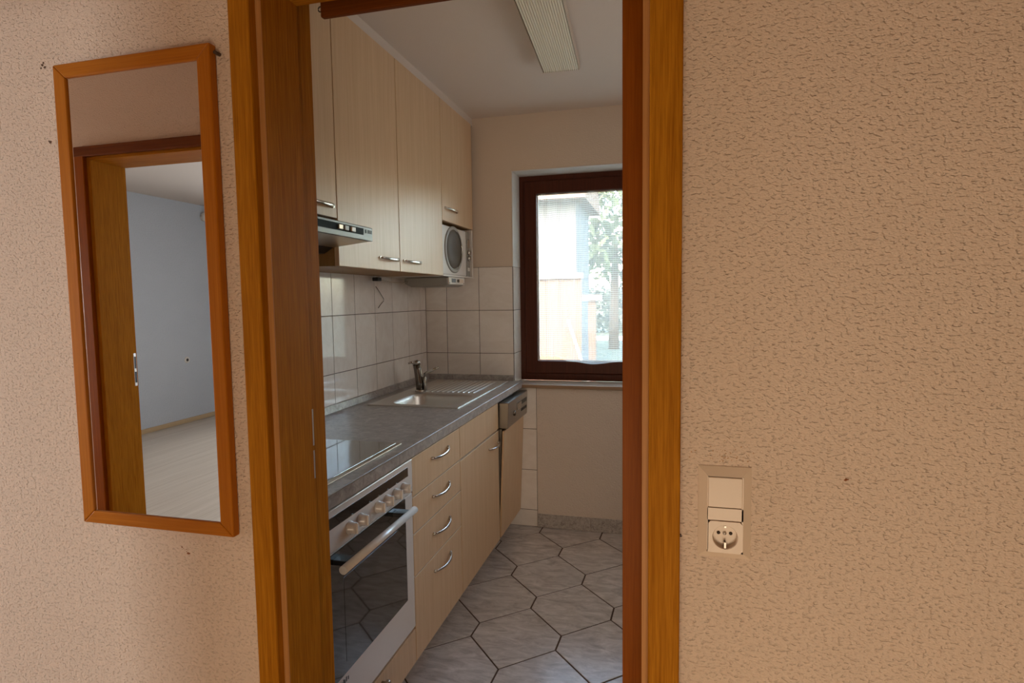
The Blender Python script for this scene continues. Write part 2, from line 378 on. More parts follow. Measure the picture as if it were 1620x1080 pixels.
# kitchen floor : grout bed + hexagon tiles in one mesh
g = MB()
ang = math.radians(-2.7); ca, sa = math.cos(ang), math.sin(ang)
Wt, Rp, Sh = .361, .2805, .104
org = Vector((-.5715, 2.832))                            # centre of the tile seen in the middle of the floor
gap = .0035
for j in range(-8, 6):
    for i in range(-5, 6):
        cx = i*Wt+(Wt/2 if j % 2 else 0); cy = j*Rp
        hh = Rp-Sh/2                                      # half height at the point
        pts = []
        for (px, py) in ((0, Rp-Sh/2+Sh/2+0), (Wt/2, Sh/2), (Wt/2, -Sh/2), (0, -Rp), (-Wt/2, -Sh/2), (-Wt/2, Sh/2)):
            pts.append((px, py))
        top = Rp-Sh/2
        pts = [(0, top), (Wt/2, Sh/2), (Wt/2, -Sh/2), (0, -top), (-Wt/2, -Sh/2), (-Wt/2, Sh/2)]
        k = 1-gap/(Wt/2)
        P = []
        for px, py in pts:
            px, py = px*k+cx, py*k+cy
            P.append((org.x+px*ca-py*sa, org.y+px*sa+py*ca))
        if max(p[0] for p in P) < KX0+.3 or min(p[0] for p in P) > KX1 or min(p[1] for p in P) > KY1 or max(p[1] for p in P) < WY0: continue
        P2 = [(x*.992+.008*sum(q[0] for q in P)/6, y*.992+.008*sum(q[1] for q in P)/6) for x, y in P]
        n_ = 6
        g._new([(x, y, -.004) for x, y in P]+[(x, y, -.0012) for x, y in P]+[(x, y, 0) for x, y in P2],
               [(0+a, (a+1) % 6, 6+(a+1) % 6, 6+a) for a in range(6)]+[(6+a, 6+(a+1) % 6, 12+(a+1) % 6, 12+a) for a in range(6)]+[tuple(range(12, 18))])
for co, no in (((KX0, 0, 0), (-1, 0, 0)), ((KX1, 0, 0), (1, 0, 0)), ((0, KY1, 0), (0, 1, 0)), ((0, WY0+.06, 0), (0, -1, 0))):
    bmesh.ops.bisect_plane(g.b, geom=g.b.verts[:]+g.b.edges[:]+g.b.faces[:], plane_co=co, plane_no=no, clear_outer=True)
fo = bx(KX0-.2, KX1+.2, WY0+.06, KY1+.3, -.12, -.0025).obj('floor', 'grout'); struct(fo, 'kitchen floor of marbled hexagon tiles', 'floor')
g.obj('hexagon_tiles', 'ftile', fo)
# hall
struct(bx(-4.5, 2.2, -.2, WY0+.06, -.12, 0).obj('floor_hall', 'hallfloor'), 'hall floor', 'floor')
struct(bx(-4.5, 2.2, -.2, WY1, HC, HC+.12).obj('ceiling_hall', 'ceil'), 'hall ceiling', 'ceiling')
struct(bx(-4.6, -4.5, -.2, WY1, -.1, HC+.1).obj('wall_hall_left_end', 'hall'), 'left end wall of the hall', 'wall')
struct(bx(2.2, 2.3, -.2, WY1, -.1, HC+.1).obj('wall_hall_right_end', 'hall'), 'right end wall of the hall', 'wall')
BY = -.045                                               # face of the opposite hall wall (seen in the mirror)
B0, B1 = -2.366, -1.66                                    # bedroom doorway clear opening
C0, C1 = -.62, .75                                       # wide opening behind the camera
o = MB().slab([-4.5, B0-.03, B1+.03, C0, C1, 2.3], [0, DH+.035, 2.15, HC+.1], {(1, 0), (3, 0), (3, 1)}, 'y', BY-.15, BY).obj('wall_back', 'hall')
struct(o, 'roughcast hall wall opposite, seen in the mirror', 'wall')
# bedroom and living room behind
RX, RYB, RC, LYB = -5.42, -5.6, 2.56, -2.9
struct(bx(RX-.1, RX, RYB, BY-.15, -.1, RC+.1).obj('wall_bedroom_left', 'bwall'), 'pale grey bedroom wall seen in the mirror', 'wall')
struct(bx(RX-.1, -.75, RYB-.1, RYB, -.1, RC+.1).obj('wall_bedroom_back', 'bwall'), 'bedroom back wall', 'wall')
struct(bx(-.9, -.8, RYB, BY-.15, -.1, RC+.1).obj('wall_bedroom_right', 'bwall'), 'bedroom right wall', 'wall')
struct(bx(RX-.1, -4.5, BY-.15, BY-.05, -.1, RC+.1).obj('wall_bedroom_front', 'bwall'), 'bedroom front wall', 'wall')
struct(bx(RX-.1, -.75, RYB-.1, BY-.0, RC, RC+.1).obj('ceiling_bedroom', 'ceil'), 'bedroom ceiling', 'ceiling')
struct(bx(RX-.1, -.8, RYB-.1, BY-.15, -.1, 0).obj('floor_bedroom', 'laminate'), 'light laminate bedroom floor', 'floor')
struct(bx(RX, RX+.014, RYB, BY-.15, 0, .05).obj('baseboard_bedroom', 'mapleY', bevel=.003), 'slim wooden bedroom skirting', 'baseboard')
struct(bx(-.8, 3.4, LYB-.1, LYB, -.1, RC+.1).obj('wall_living_back', 'kwall'), 'living room back wall', 'wall')
struct(bx(3.3, 3.4, LYB, BY-.15, -.1, RC+.1).obj('wall_living_right', 'kwall'), 'living room right wall', 'wall')
struct(bx(2.2, 3.4, BY-.2, BY-.05, -.1, RC+.1).obj('wall_living_front', 'kwall'), 'living room front wall', 'wall')
struct(bx(-.8, 3.4, LYB-.1, BY, RC+.1, RC+.2).obj('ceiling_living', 'ceil'), 'living room ceiling', 'ceiling')
struct(bx(-.8, 3.4, LYB-.1, BY-.15, -.1, 0).obj('floor_living', 'hallfloor'), 'living room floor', 'floor')

# wall marks (part of the hall wall)
def blob(name, pts, r, mat):
    q = MB()
    for (x, z, k) in pts: q.ball((x, WY0, z), r*k, 1, .35, (1, .35, .8))
    q.obj(name, mat, FRONT)
blob('plug_hole', [(-1.288, 1.908, 1), (-1.283, 1.903, .8), (-1.292, 1.902, .7), (-1.285, 1.912, .6)], .0045, 'stain2')
blob('plug_hole', [(-1.281, 1.747, 1), (-1.284, 1.749, .6)], .004, 'stain2')
blob('rust_stain', [(-.997, .880, .7), (-.993, .877, .35), (-.990, .8745, .35), (-.986, .871, .4), (-.982, .868, 1.2), (-.979, .867, .8), (-.986, .876, .5)], .0032, 'stain')
blob('rust_stain', [(.272, 1.110, 1), (.2745, 1.1105, .7)], .0028, 'stain')
blob('plug_hole', [(.0245, 1.0, 1), (.0255, .997, .8)], .0026, 'wire')
blob('rust_stain', [(.09+random.gauss(0, .022), 1.128+abs(random.gauss(0, .016)), .3+random.random()*.6) for _ in range(60)], .0016, 'stain3')

# ------------------------------------------------------------------ kitchen door
d = thing('door_1', (DL, WY0, 0), 'oak veneered door frame of the kitchen doorway', 'door', kind='structure')
CT = .022
x0, x1 = -.802, -.7555
MB().prism([(x0, WY0), (x0, WY0-CT), (x1, WY0-CT), (x1, WY0)], 'z', 0, DH+.062).obj('casing', 'oakZ', d, bevel=.003)
MB().prism([(-.0275, WY0), (-.0275, WY0-CT), (.0235, WY0-CT), (.0235, WY0)], 'z', 0, DH+.062).obj('casing', 'oakZ', d, bevel=.003)
bx(x0, .0235, WY0-CT-.0004, WY0, DH+.0125, DH+.062).obj('head_casing', 'oakX', d, bevel=.003)
# lining with rebate; the narrow front edge shows as a reveal beside the casing
MB().prism([(DL-.04, WY0-.001), (DL, WY0-.001), (DL, 1.114), (DL-.007, 1.114), (DL-.007, 1.172), (DL-.04, 1.172)], 'z', 0, DH+.05).obj('lining', 'oakZ', d, bevel=.0012)
MB().prism([(DR+.04, WY0-.001), (DR, WY0-.001), (DR, 1.114), (DR+.007, 1.114), (DR+.007, 1.172), (DR+.04, 1.172)], 'z', 0, DH+.05).obj('lining', 'oakZ', d, bevel=.0012)
bx(DL-.012, DL-.0002, WY0-.0025, WY0, 0, DH+.012).obj('edge_band', 'oakedge', d)
bx(DR+.0002, DR+.0112, WY0-.0025, WY0, 0, DH+.012).obj('edge_band', 'oakedge', d)
bx(DL+.0003, DR-.0003, WY0-.001, 1.114, DH, DH+.03).obj('head_lining', 'oakX', d)
bx(-.7176, DR+.06, 1.160, 1.174, 2.0026, 2.07).obj('head_board', 'darkwoodX', d, bevel=.003)
MB().sweep([(-.7215+.0055*math.cos(a*.7), 1.168, 2.023+.0055*math.sin(a*.7)) for a in range(10)], .0015, 6).obj('screw_eye', 'wire', d)
q = MB(); q.box(DL-.0072, DL+.0005, 1.1105, 1.1150, 1.085, 1.165); q.box(DL-.0072, DL+.0005, 1.1105, 1.1150, 1.012, 1.074); q.obj('strike_plate', 'steel', d)
# door leaf swung open 90 degrees into the kitchen: only its hinge edge shows
bx(-.0852, -.0452, 1.197, 1.925, .008, 2.0).obj('door_leaf', 'oakshadeZ', d, bevel=.002)
for z in (.25, 1.75):
    MB().cyl((-.036, 1.183, z), (-.036, 1.183, z+.08), .007).obj('hinge', 'steel', d)

# bedroom door frame on the opposite wall (seen in the mirror)
d2_ = thing('door_2', (B0, BY, 0), 'oak door frame of the bedroom doorway in the mirror', 'door', kind='structure')
bx(B0-.068, B0-.020, BY, BY+.02, 0, DH+.054).obj('casing', 'oakshadeZ', d2_, bevel=.003)
bx(B1+.020, B1+.068, BY, BY+.02, 0, DH+.054).obj('casing', 'oakshadeZ', d2_, bevel=.003)
bx(B0-.068, B1+.068, BY, BY+.0205, DH+.012, DH+.054).obj('head_casing', 'darkwoodX', d2_, bevel=.003)  # dark wood paints in the shade this head casing stands in
bx(B0-.022, B0, BY-.165, BY+.003, 0, DH+.012).obj('lining', 'oakZ', d2_, bevel=.001)
bx(B1, B1+.022, BY-.165, BY+.003, 0, DH+.012).obj('lining', 'oakZ', d2_, bevel=.001)
bx(B0, B1, BY-.165, BY+.003, DH, DH+.022).obj('head_lining', 'oakX', d2_)
q = MB(); q.box(B0-.001, B0+.0015, BY-.159, BY-.147, 1.02, 1.17); q.obj('strike_plate', 'steel', d2_)
q = MB(); q.box(B0-.001, B0+.002, BY-.158, BY-.149, 1.035, 1.085); q.box(B0-.001, B0+.002, BY-.158, BY-.149, 1.10, 1.155); q.obj('latch_hole', 'dark', d2_)

# ------------------------------------------------------------------ window
wY = 3.610
w = thing('window_1', (WL, wY, WB), 'dark brown kitchen window with net curtain', 'window', kind='structure')
def frame(name, x0, x1, z0, z1, t, ya, yb, mat, par, bev=.004, tb=None):
    tb = tb or t
    q = MB().slab([x0, x0+t, x1-t, x1], [z0, z0+tb, z1-t, z1], {(1, 1)}, 'y', ya, yb)
    return q.obj(name, mat, par, bevel=bev)
frame('outer_frame', WL, WR, WB, WT, .045, wY, wY+.08, 'winwood', w)
sash = frame('sash', WL+.035, WR-.035, WB+.045, WT-.035, .078, wY-.012, wY+.06, 'winwood', w, .006)
bx(WL+.10, WR-.10, wY+.035, wY+.047, WB+.11, WT-.10).obj('pane', 'glass', w)
bx(WL+.0001, WL+.003, KY1-.001, wY, 1.5875, WT).obj('lit_reveal_sheet', 'whitepaint', w)  # white sheet added so the reveal reads as lit by the window
bx(WL, WR, KY1-.001, wY, WT-.003, WT-.0001).obj('lit_reveal_sheet', 'whitepaint', w)  # same added white sheet for window light along the recess top
# pale strip with the sunlit sash edge painted in, and the curtain wire
frame('sunlit_edge_strip', WL+.112, WR-.112, WB+.122, WT-.112, .006, wY+.018, wY+.034, 'sill', w, .001)
MB().cyl((WL+.113, wY+.012, 2.030), (WR-.113, wY+.012, 2.030), .003, n=10).obj('curtain_rod', 'whitepaint', w)
q = bx(WL-.0, WR, 3.412, wY, WB-.0195, WB).obj('window_sill', 'sill', w, bevel=.003)
bx(WL-.0, WR, 3.4105, 3.4125, WB-.019, WB-.003).obj('sill_edge', 'silledge', w)
# net curtain: pleated sheet
q = bmesh.new(); uvl = q.loops.layers.uv.new('UVMap')
NX, NZ = 260, 40
X0, X1, ZT = WL+.118, WR-.118, 2.036
def cpos(i, j):
    u = i/NX; t = j/NZ
    x = X0+(X1-X0)*u
    ph = 2*PI*(13*u+.9*math.sin(5*u)+.4*math.sin(11*u+1))
    amp = .0105*(1-.2*t)
    lean = .018*t*math.sin(9*u)
    low = 1.027 if x < -.655 else (1.027-.034*min(1, (x+.655)/.06)*(.85+.25*math.sin(28*u+1)))
    z = ZT+(low-ZT)*t
    out = 0
    if x > -.655 and t > .80: out = -.052*min(1, (t-.80)/.12)*min(1, (x+.655)/.05)
    y = wY+.008+amp*math.sin(ph)+out
    return Vector((x+lean*.6, y, z)), (u*(X1-X0)*1.35, z)
grid = [[q.verts.new(cpos(i, j)[0]) for j in range(NZ+1)] for i in range(NX+1)]
for i in range(NX):
    for j in range(NZ):
        f = q.faces.new((grid[i][j], grid[i+1][j], grid[i+1][j+1], grid[i][j+1])); f.smooth = True
        for l, (a, b_) in zip(f.loops, ((i, j), (i+1, j), (i+1, j+1), (i, j+1))): l[uvl].uv = cpos(a, b_)[1]
me = bpy.data.meshes.new('net_curtain'); q.to_mesh(me); q.free(); me.materials.append(M['net'])
o = bpy.data.objects.new('net_curtain', me); COL.objects.link(o); tag(o, 'white see-through net curtain hanging in the dark brown kitchen window', 'curtain')

# ------------------------------------------------------------------ wall tiling
def tiles(name, axis, plane, outdir, us, vs, th=.006, gapm=.0028, skip=()):
    """tiles on a wall: us/vs joint positions"""
    t = MB(); g_ = MB()
    a0, a1 = plane, plane+outdir*th
    if axis == 'x': g_.box(plane, plane+outdir*(th-.0012), us[0], us[-1], vs[0], vs[-1])
    else: g_.box(us[0], us[-1], plane, plane+outdir*(th-.0012), vs[0], vs[-1])
    for i in range(len(us)-1):
        for j in range(len(vs)-1):
            if (i, j) in skip: continue
            u0, u1, v0, v1 = us[i]+gapm/2, us[i+1]-gapm/2, vs[j]+gapm/2, vs[j+1]-gapm/2
            e = .0012
            base = [(u0, v0), (u1, v0), (u1, v1), (u0, v1)]; top = [(u0+e, v0+e), (u1-e, v0+e), (u1-e, v1-e), (u0+e, v1-e)]
            P = (lambda u, v, a: (a, u, v)) if axis == 'x' else (lambda u, v, a: (u, a, v))
            mid = plane+outdir*(th-.0012)
            t._new([P(u, v, plane) for u, v in base]+[P(u, v, mid) for u, v in base]+[P(u, v, a1) for u, v in top],
                   [(k, (k+1) % 4, 4+(k+1) % 4, 4+k) for k in range(4)]+[(4+k, 4+(k+1) % 4, 8+(k+1) % 4, 8+k) for k in range(4)]+[(8, 9, 10, 11)])
    o = g_.obj(name, 'grout'); struct(o)
    t.obj('wall_tiles', 'tile', o)
    return o
ys = [1.351, 1.553, 1.756, 1.959, 2.161, 2.3625, 2.564, 2.766, 2.967, 3.170, 3.349, KY1-.006]
o = tiles('wall_left_tiling', 'x', KX0, 1, ys, [.90, 1.067, 1.330, 1.588, 1.70]); o['label'] = 'cream tiles on the wall behind the worktop'; o['category'] = 'wall'
o = tiles('wall_far_tiling', 'y', KY1, -1, [KX0+.006, -1.317, -1.106, -.892], [.90, 1.064, 1.326, 1.587]); o['label'] = 'cream tiles on the far wall beside the window'; o['category'] = 'wall'
o = tiles('wall_far_low_tiling', 'y', KY1, -1, [-.98, -.755], [0, .104, .353, .606, .858], th=.004); o['label'] = 'cream tiles on the far wall below the sill'; o['category'] = 'wall'
o = tiles('window_reveal_tiling', 'x', WL, 1, [KY1, wY], [WB, 1.064, 1.326, 1.587], th=.003); o['label'] = 'cream tiles lining the window recess'; o['category'] = 'wall'
struct(bx(-.7535, KX1, KY1-.006, KY1, .0, .855).obj('wall_far_parapet', plaster('parapet_plaster', (224, 208, 194), (214, 198, 182), .0016, 130)), 'plastered wall patch below the sill', 'wall')
q = MB()
for a, b_ in ((-.7525, -.4305), (-.4275, -.11), (-.107, .21), (.213, .53), (.533, KX1)): q.box(a, b_, KY1-.013, KY1-.005, .003, .084)
struct(q.obj('baseboard_far', 'plinthtile', bevel=.001), 'flecked skirting tiles below the window', 'baseboard')

# ================================================================== KITCHEN UNITS
XF = -.86                                                # base unit fronts
def handle(name, y0, y1, z, xf, par, big=1.0, r=.0052):
    """bow handle along Y: thin at the near end, broad at the far end"""
    n_ = 14; pts = []; rad = []
    for k in range(n_+1):
        t = k/n_; y = y0+(y1-y0)*t
        out = .003+.021*math.sin(PI*min(1, t*1.0))**.6 if 0 < t < 1 else .002
        zz = z-.004*math.sin(PI*t)
        pts.append((xf+out, y, zz)); rad.append((r*(.75+.75*t*big), .0032))
    q = MB().sweep(pts, rad, 10, up=(0, 0, 1))
    q.cyl((xf-.0005, y0+.001, z), (xf+.006, y0+.001, z), .0055, n=12); q.cyl((xf-.0005, y1-.001, z), (xf+.006, y1-.001, z), .0075, n=12)
    return q.obj(name, 'chrome', par)
def carcass(y0, y1, z0, z1, xa, xb, par, mat='mapleside', top=True):
    t = .016; q = MB()
    q.box(xa, xb, y0, y0+t, z0, z1); q.box(xa, xb, y1-t, y1, z0, z1); q.box(xa, xb, y0+t, y1-t, z0, z0+t); q.box(xa, xa+.006, y0+t, y1-t, z0+t, z1)
    if top: q.box(xa, xb, y0+t, y1-t, z1-t, z1)
    return q.obj('body', mat, par)
BXB = KX0+.02                                            # back of base units
# drawer unit
y0, y1 = 1.8665, 2.3615
u = thing('base_cabinet', (XF, 2.114, 0), 'maple base cabinet of four drawers right of the oven', 'cabinet', 'maple base cabinets under the worktop')
carcass(y0, y1, .10, .858, BXB, XF-.019, u, top=False)
for za, zb, hz, in ((.7065, .845, .797), (.572, .7035, .648), (.4165, .569, .502), (.105, .4135, .354)):
    zb -= .0018
    dr = bx(XF-.018, XF, y0+.0015, y1-.0015, za, zb).obj('drawer', 'maple', u, bevel=.0012)
    bx(XF-.017, XF+.0004, y0+.002, y1-.002, zb-.0012, zb+.0012).obj('edge_trim', 'mapleglint', dr)  # pale strip, highlight on the drawer top painted in
    handle('handle', 2.045, 2.218, hz, XF, dr)
# sink unit
y0, y1 = 2.3635, 2.963
u = thing('base_cabinet', (XF, 2.66, 0), 'maple sink cabinet with one tall door, left of the dishwasher', 'cabinet', 'maple base cabinets under the worktop')
carcass(y0, y1, .10, .858, BXB, XF-.019, u, top=False)
bx(XF-.018, XF, y0+.0015, y1-.0015, .707, .845).obj('panel', 'maple', u, bevel=.0012)
dr = bx(XF-.018, XF, y0+.0015, y1-.0015, .105, .697).obj('door', 'maple', u, bevel=.0012)
bx(XF-.017, XF+.0006, y0+.002, y1-.002, .695, .699).obj('edge_trim', 'mapleglint', dr)  # pale strip, highlight on the door top painted in
handle('handle', 2.785, 2.948, .640, XF, dr)
# oven housing
y0, y1 = 1.2645, 1.8635
u = thing('base_cabinet', (XF, 1.564, 0), 'maple cabinet framing the oven, with low knobbed drawer', 'cabinet', 'maple base cabinets under the worktop')
q = MB(); t = .016
q.box(BXB, XF-.019, y0, y0+t, .10, .858); q.box(BXB, XF-.019, y1-t, y1, .10, .858); q.box(BXB, XF-.019, y0+t, y1-t, .10, .116); q.box(BXB, XF-.019, y0+t, y1-t, .214, .23)
q.obj('body', 'mapleside', u)
dr = bx(XF-.018, XF, y0+.0015, y1-.0015, .105, .228).obj('drawer', 'maple', u, bevel=.0012)
MB().ring((XF, 1.602, .198), 'x', [(.006, 0), (.006, .012), (.012, .016), (.013, .024), (.009, .029), (.0, .030)], 20).obj('knob', 'chrome', dr)
# oven
u = thing('oven', (XF, 1.564, .235), 'white built-in oven with black glass door under the hob', 'oven')
bx(BXB+.06, XF-.02, y0+.02, y1-.02, .236, .85).obj('body', 'grey', u)
pan = bx(XF-.02, XF+.004, y0+.002, y1-.002, .729, .846).obj('control_panel', 'whitemetal', u, bevel=.003)
bx(XF+.004, XF+.0052, y0+.03, y1-.040, .795, .826).obj('display_strip', 'ovenglass', pan)
for ky in (1.375, 1.434, 1.495, 1.600, 1.660, 1.722, 1.784)[1:]:
    kn = MB().ring((XF+.004, ky, .7655), 'x', [(.019, 0), (.019, .006), (.0165, .008), (.0155, .022), (.013, .0245), (0, .025)], 28).obj('knob', 'whitemetal', pan)
    bx(XF+.014, XF+.033, ky-.0032, ky+.0032, .750, .781).obj('grip', 'whitemetal', kn, bevel=.0015)
dr = bx(XF-.02, XF+.002, y0+.002, y1-.002, .238, .7265).obj('door', 'whitemetal', u, bevel=.004)
bx(XF+.002, XF+.006, y0+.06, 1.795, .368, .7255).obj('door_glass', 'ovenglass', dr, bevel=.001)
bx(XF+.006, XF+.0066, y0+.13, 1.735, .40, .64).obj('viewing_window', 'inglass', dr)
q = MB()
q.cyl((XF+.055, 1.312, .7035), (XF+.055, 1.762, .7035), .0115, n=20)
q.obj('handle_bar', 'whitemetal', dr)
for hy in (1.365, 1.720):
    bx(XF+.003, XF+.052, hy-.02, hy+.02, .697, .711).obj('handle_mount', 'dark', dr, bevel=.002)
q = MB()
for k, yy in enumerate((1.372, 1.380, 1.386, 1.394, 1.404)): q.box(XF+.002, XF+.0026, yy, yy+.004, .340, .350+.004*(k % 2))
q.obj('maker_mark', 'dark', dr)
# dishwasher with its door tilted open a little
y0, y1 = 2.984, 3.428
u = thing('dishwasher', (XF, 3.206, 0), 'integrated dishwasher with grey control panel and tilted maple front', 'dishwasher')
bx(BXB+.02, XF-.04, y0+.004, y1-.004, .10, .855).obj('body', 'dw', u)
lean = lambda v: (v.x+max(0, v.z-.105)*.044, v.y, v.z)
bx(XF-.042, XF-.0155, y0+.003, y1-.004, .108, .70).xf(lean).obj('inner_door', 'dw', u, bevel=.002)
bx(XF-.011, XF, y0+.002, y1, .105, .690).xf(lean).obj('door', 'maple', u, bevel=.0015)
cp = bx(XF-.034, XF+.020, y0, y1, .703, .843).xf(lean).obj('control_panel', 'dw', u, bevel=.004)
bx(XF+.020, XF+.030, 3.165, 3.245, .772, .812).xf(lean).obj('grip', 'chrome', cp, bevel=.004)
MB().ring((XF+.045, 3.11, .765), 'x', [(.016, 0), (.015, .012), (0, .013)], 20).obj('knob', 'steeldark', cp)
for k in range(4): bx(XF+.020, XF+.0235, 3.275+.034*k, 3.295+.034*k, .745, .760).xf(lean).obj('button', 'dark', cp)
bx(XF+.020, XF+.0215, 3.26, 3.40, .785, .808).xf(lean).obj('recess_strip', 'dark', cp)
# plinth under the row
o = bx(XF-.105, XF-.089, 1.25, KY1-.004, 0, .10).obj('plinth', 'mapleside'); tag(o, 'recessed plinth board under the base cabinets', 'plinth')

# worktop with sink and hob cut-outs
WX0, WX1 = KX0+.008, -.838
HX0, HX1, HY0, HY1 = -1.395, -.884, 1.262, 1.842          # hob
SX0, SX1, SY0, SY1 = -1.372, -.917, 2.503, 3.383          # sink
BWX0, BWX1, BWY0, BWY1 = -1.290, -.945, 2.545, 2.865      # bowl
xs = [WX0, BWX0-.012, BWX1+.012, WX1]; yy_ = [1.20, BWY0-.012, BWY1+.012, KY1-.008]
o = MB().slab(xs, yy_, {(1, 1)}, 'z', .860, .900).obj('worktop', 'worktop', bevel=.004, seg=3)
tag(o, 'grey stone-look worktop over the base cabinets', 'worktop')
pa = MB()
pa.prism([(KX0+.007, .9001), (KX0+.024, .9001), (KX0+.018, .930), (KX0+.007, .932)], 'y', 1.20, KY1-.008); pa.obj('upstand', 'worktop', o)
pa = MB(); pa.prism([(KY1-.007, .9001), (KY1-.024, .9001), (KY1-.018, .930), (KY1-.007, .932)], 'x', KX0+.02, -.892); pa.obj('upstand', 'worktop', o)
bx(WX1-.001, WX1+.0012, 1.20, KY1-.008, .8965, .8985).obj('edge_trim', 'alu', o)
# hob
u = thing('hob', ((HX0+HX1)/2, 1.55, .90), 'black glass ceramic hob set into the worktop above the oven', 'hob')
bx(HX0+.012, HX1-.018, HY0+.012, HY1-.006, .9002, .9060).obj('glass_plate', 'hob', u, bevel=.0015)
MB().slab([HX0, HX0+.012, HX1-.018, HX1], [HY0, HY0+.012, HY1-.005, HY1], {(1, 1)}, 'z', .9002, .9045).obj('trim_frame', 'hobtrim', u, bevel=.0012)
# sink
u = thing('sink', ((SX0+SX1)/2, 2.943, .90), 'stainless steel sink with ribbed drainer set into the worktop', 'sink')
q = MB(); N_ = 40
def rrect(x0, x1, y0, y1, r, n=40):
    P = []
    for k in range(n):
        a = 2*PI*(k+.5)/n; cx = x1-r if math.cos(a) > 0 else x0+r; cy = y1-r if math.sin(a) > 0 else y0+r
        P.append((cx+r*math.cos(a), cy+r*math.sin(a)))
    return P
rings = []
for (ins, z, r) in ((0, .9035, .075), (.004, .901, .073), (.010, .885, .07), (.018, .80, .065), (.040, .765, .06), (.10, .757, .05)):
    rings.append([q.b.verts.new((x, y, z)) for x, y in rrect(BWX0+ins, BWX1-ins, BWY0+ins, BWY1-ins, r)])
for a, b_ in zip(rings, rings[1:]):
    for k in range(40):
        f = q.b.faces.new((a[k], a[(k+1) % 40], b_[(k+1) % 40], b_[k])); f.smooth = True
q.b.faces.new(rings[-1])
bw = q.obj('bowl', 'steel', u)
sm = bw.modifiers.new('solidify', 'SOLIDIFY'); sm.thickness = .0012; sm.offset = 1
MB().ring(((BWX0+BWX1)/2, (BWY0+BWY1)/2, .7575), 'z', [(.03, 0), (.03, .0015), (.012, .0002), (0, .0002)], 24).obj('drain', 'chrome', bw)
# deck: rim plate around the bowl
q = MB(); outer = []; inner = [(x, y) for x, y in rrect(BWX0, BWX1, BWY0, BWY1, .075)]
cxm, cym = (BWX0+BWX1)/2, (BWY0+BWY1)/2
vi = [q.b.verts.new((x, y, .9035)) for x, y in inner]
DY1 = BWY1+.035
vo = []
for x, y in inner:
    dx, dy = x-cxm, y-cym
    k = min((SX1-cxm)/dx if dx > 1e-6 else ((SX0-cxm)/dx if dx < -1e-6 else 9e9), (DY1-cym)/dy if dy > 1e-6 else ((SY0-cym)/dy if dy < -1e-6 else 9e9))
    vo.append(q.b.verts.new((cxm+dx*k, cym+dy*k, .9035)))
for k in range(40): q.b.faces.new((vi[k], vi[(k+1) % 40], vo[(k+1) % 40], vo[k]))
# corner fills
for sx, sy in ((SX0, SY0), (SX1, SY0), (SX0, DY1), (SX1, DY1)):
    best = None
    for k in range(40):
        a, b_ = vo[k].co, vo[(k+1) % 40].co
        on = lambda p: (abs(p.x-sx) < 1e-4, abs(p.y-sy) < 1e-4)
        if (on(a)[0] and on(b_)[1]) or (on(a)[1] and on(b_)[0]): best = k
    if best is not None: q.b.faces.new((vo[best], q.b.verts.new((sx, sy, .9035)), vo[(best+1) % 40]))
q.box(SX0, SX1, SY0, SY0+.0012, .9002, .9037); q.box(SX1-.0014, SX1, SY0, SY1, .9002, .9042); q.box(SX0, SX0+.0012, SY0, SY1, .9002, .9037); q.box(SX0, SX1, SY1-.0012, SY1, .9002, .9037)
q.obj('rim', 'steel', u)
# drainer board with ribs running from back to front
q = MB(); ya, yb = DY1, SY1
nr = 11; xa, xb = SX0+.085, SX1-.045; nn = 132
xsx = [SX0]+[xa+(xb-xa)*k/nn for k in range(nn+1)]+[SX1]
ysx = [ya, ya+.018, ya+.034, yb-.060, yb-.044, yb]
def dz(x, j):
    if j in (0, 1, 4, 5) or x <= xa or x >= xb: return .9035
    t = (x-xa)/(xb-xa)*nr
    return .8975+.0095*(math.sin(2*PI*t)*.5+.5)**3
vg = [[q.b.verts.new((x, y, dz(x, j))) for j, y in enumerate(ysx)] for x in xsx]
for i in range(len(xsx)-1):
    for j in range(5):
        f = q.b.faces.new((vg[i][j], vg[i+1][j], vg[i+1][j+1], vg[i][j+1])); f.smooth = j == 2
q.obj('drainer', 'steel', u)
# tap : thick slanted lever body and thin swivel spout
u = thing('tap', (-1.284, 2.92, .9035), 'chrome mixer tap behind the sink bowl', 'tap')
MB().ring((-1.284, 2.92, .9035), 'z', [(.028, 0), (.028, .006), (.023, .012), (0, .012)], 28).obj('base_ring', 'chrome', u)
MB().sweep([(-1.284, 2.92, .914), (-1.286, 2.92, .95), (-1.295, 2.92, 1.02), (-1.3015, 2.92, 1.050)], [.0215, .021, .0205, .020], 24).obj('body', 'steeldark', u)
MB().sweep([(-1.3015, 2.92, 1.049), (-1.303, 2.92, 1.063), (-1.305, 2.92, 1.073)], [.0215, .021, .010], 24).obj('cap', 'chrome', u)
MB().sweep([(-1.304, 2.92, 1.061), (-1.320, 2.905, 1.062), (-1.336, 2.89, 1.058)], [.007, .006, .005], 12, flat=.6).obj('lever', 'chrome', u)
pts = [(-1.254, 2.92, .910), (-1.255, 2.92, .95), (-1.2575, 2.92, .982), (-1.255, 2.92, .996), (-1.243, 2.921, 1.006), (-1.212, 2.923, 1.020), (-1.184, 2.925, 1.031)]
MB().sweep(pts, [.0095, .009, .009, .0085, .008, .007, .007], 16).obj('spout', 'chrome', u)
MB().ball((-1.182, 2.925, 1.032), .0078, 2).obj('spout_tip', 'chrome', u, smooth=True)

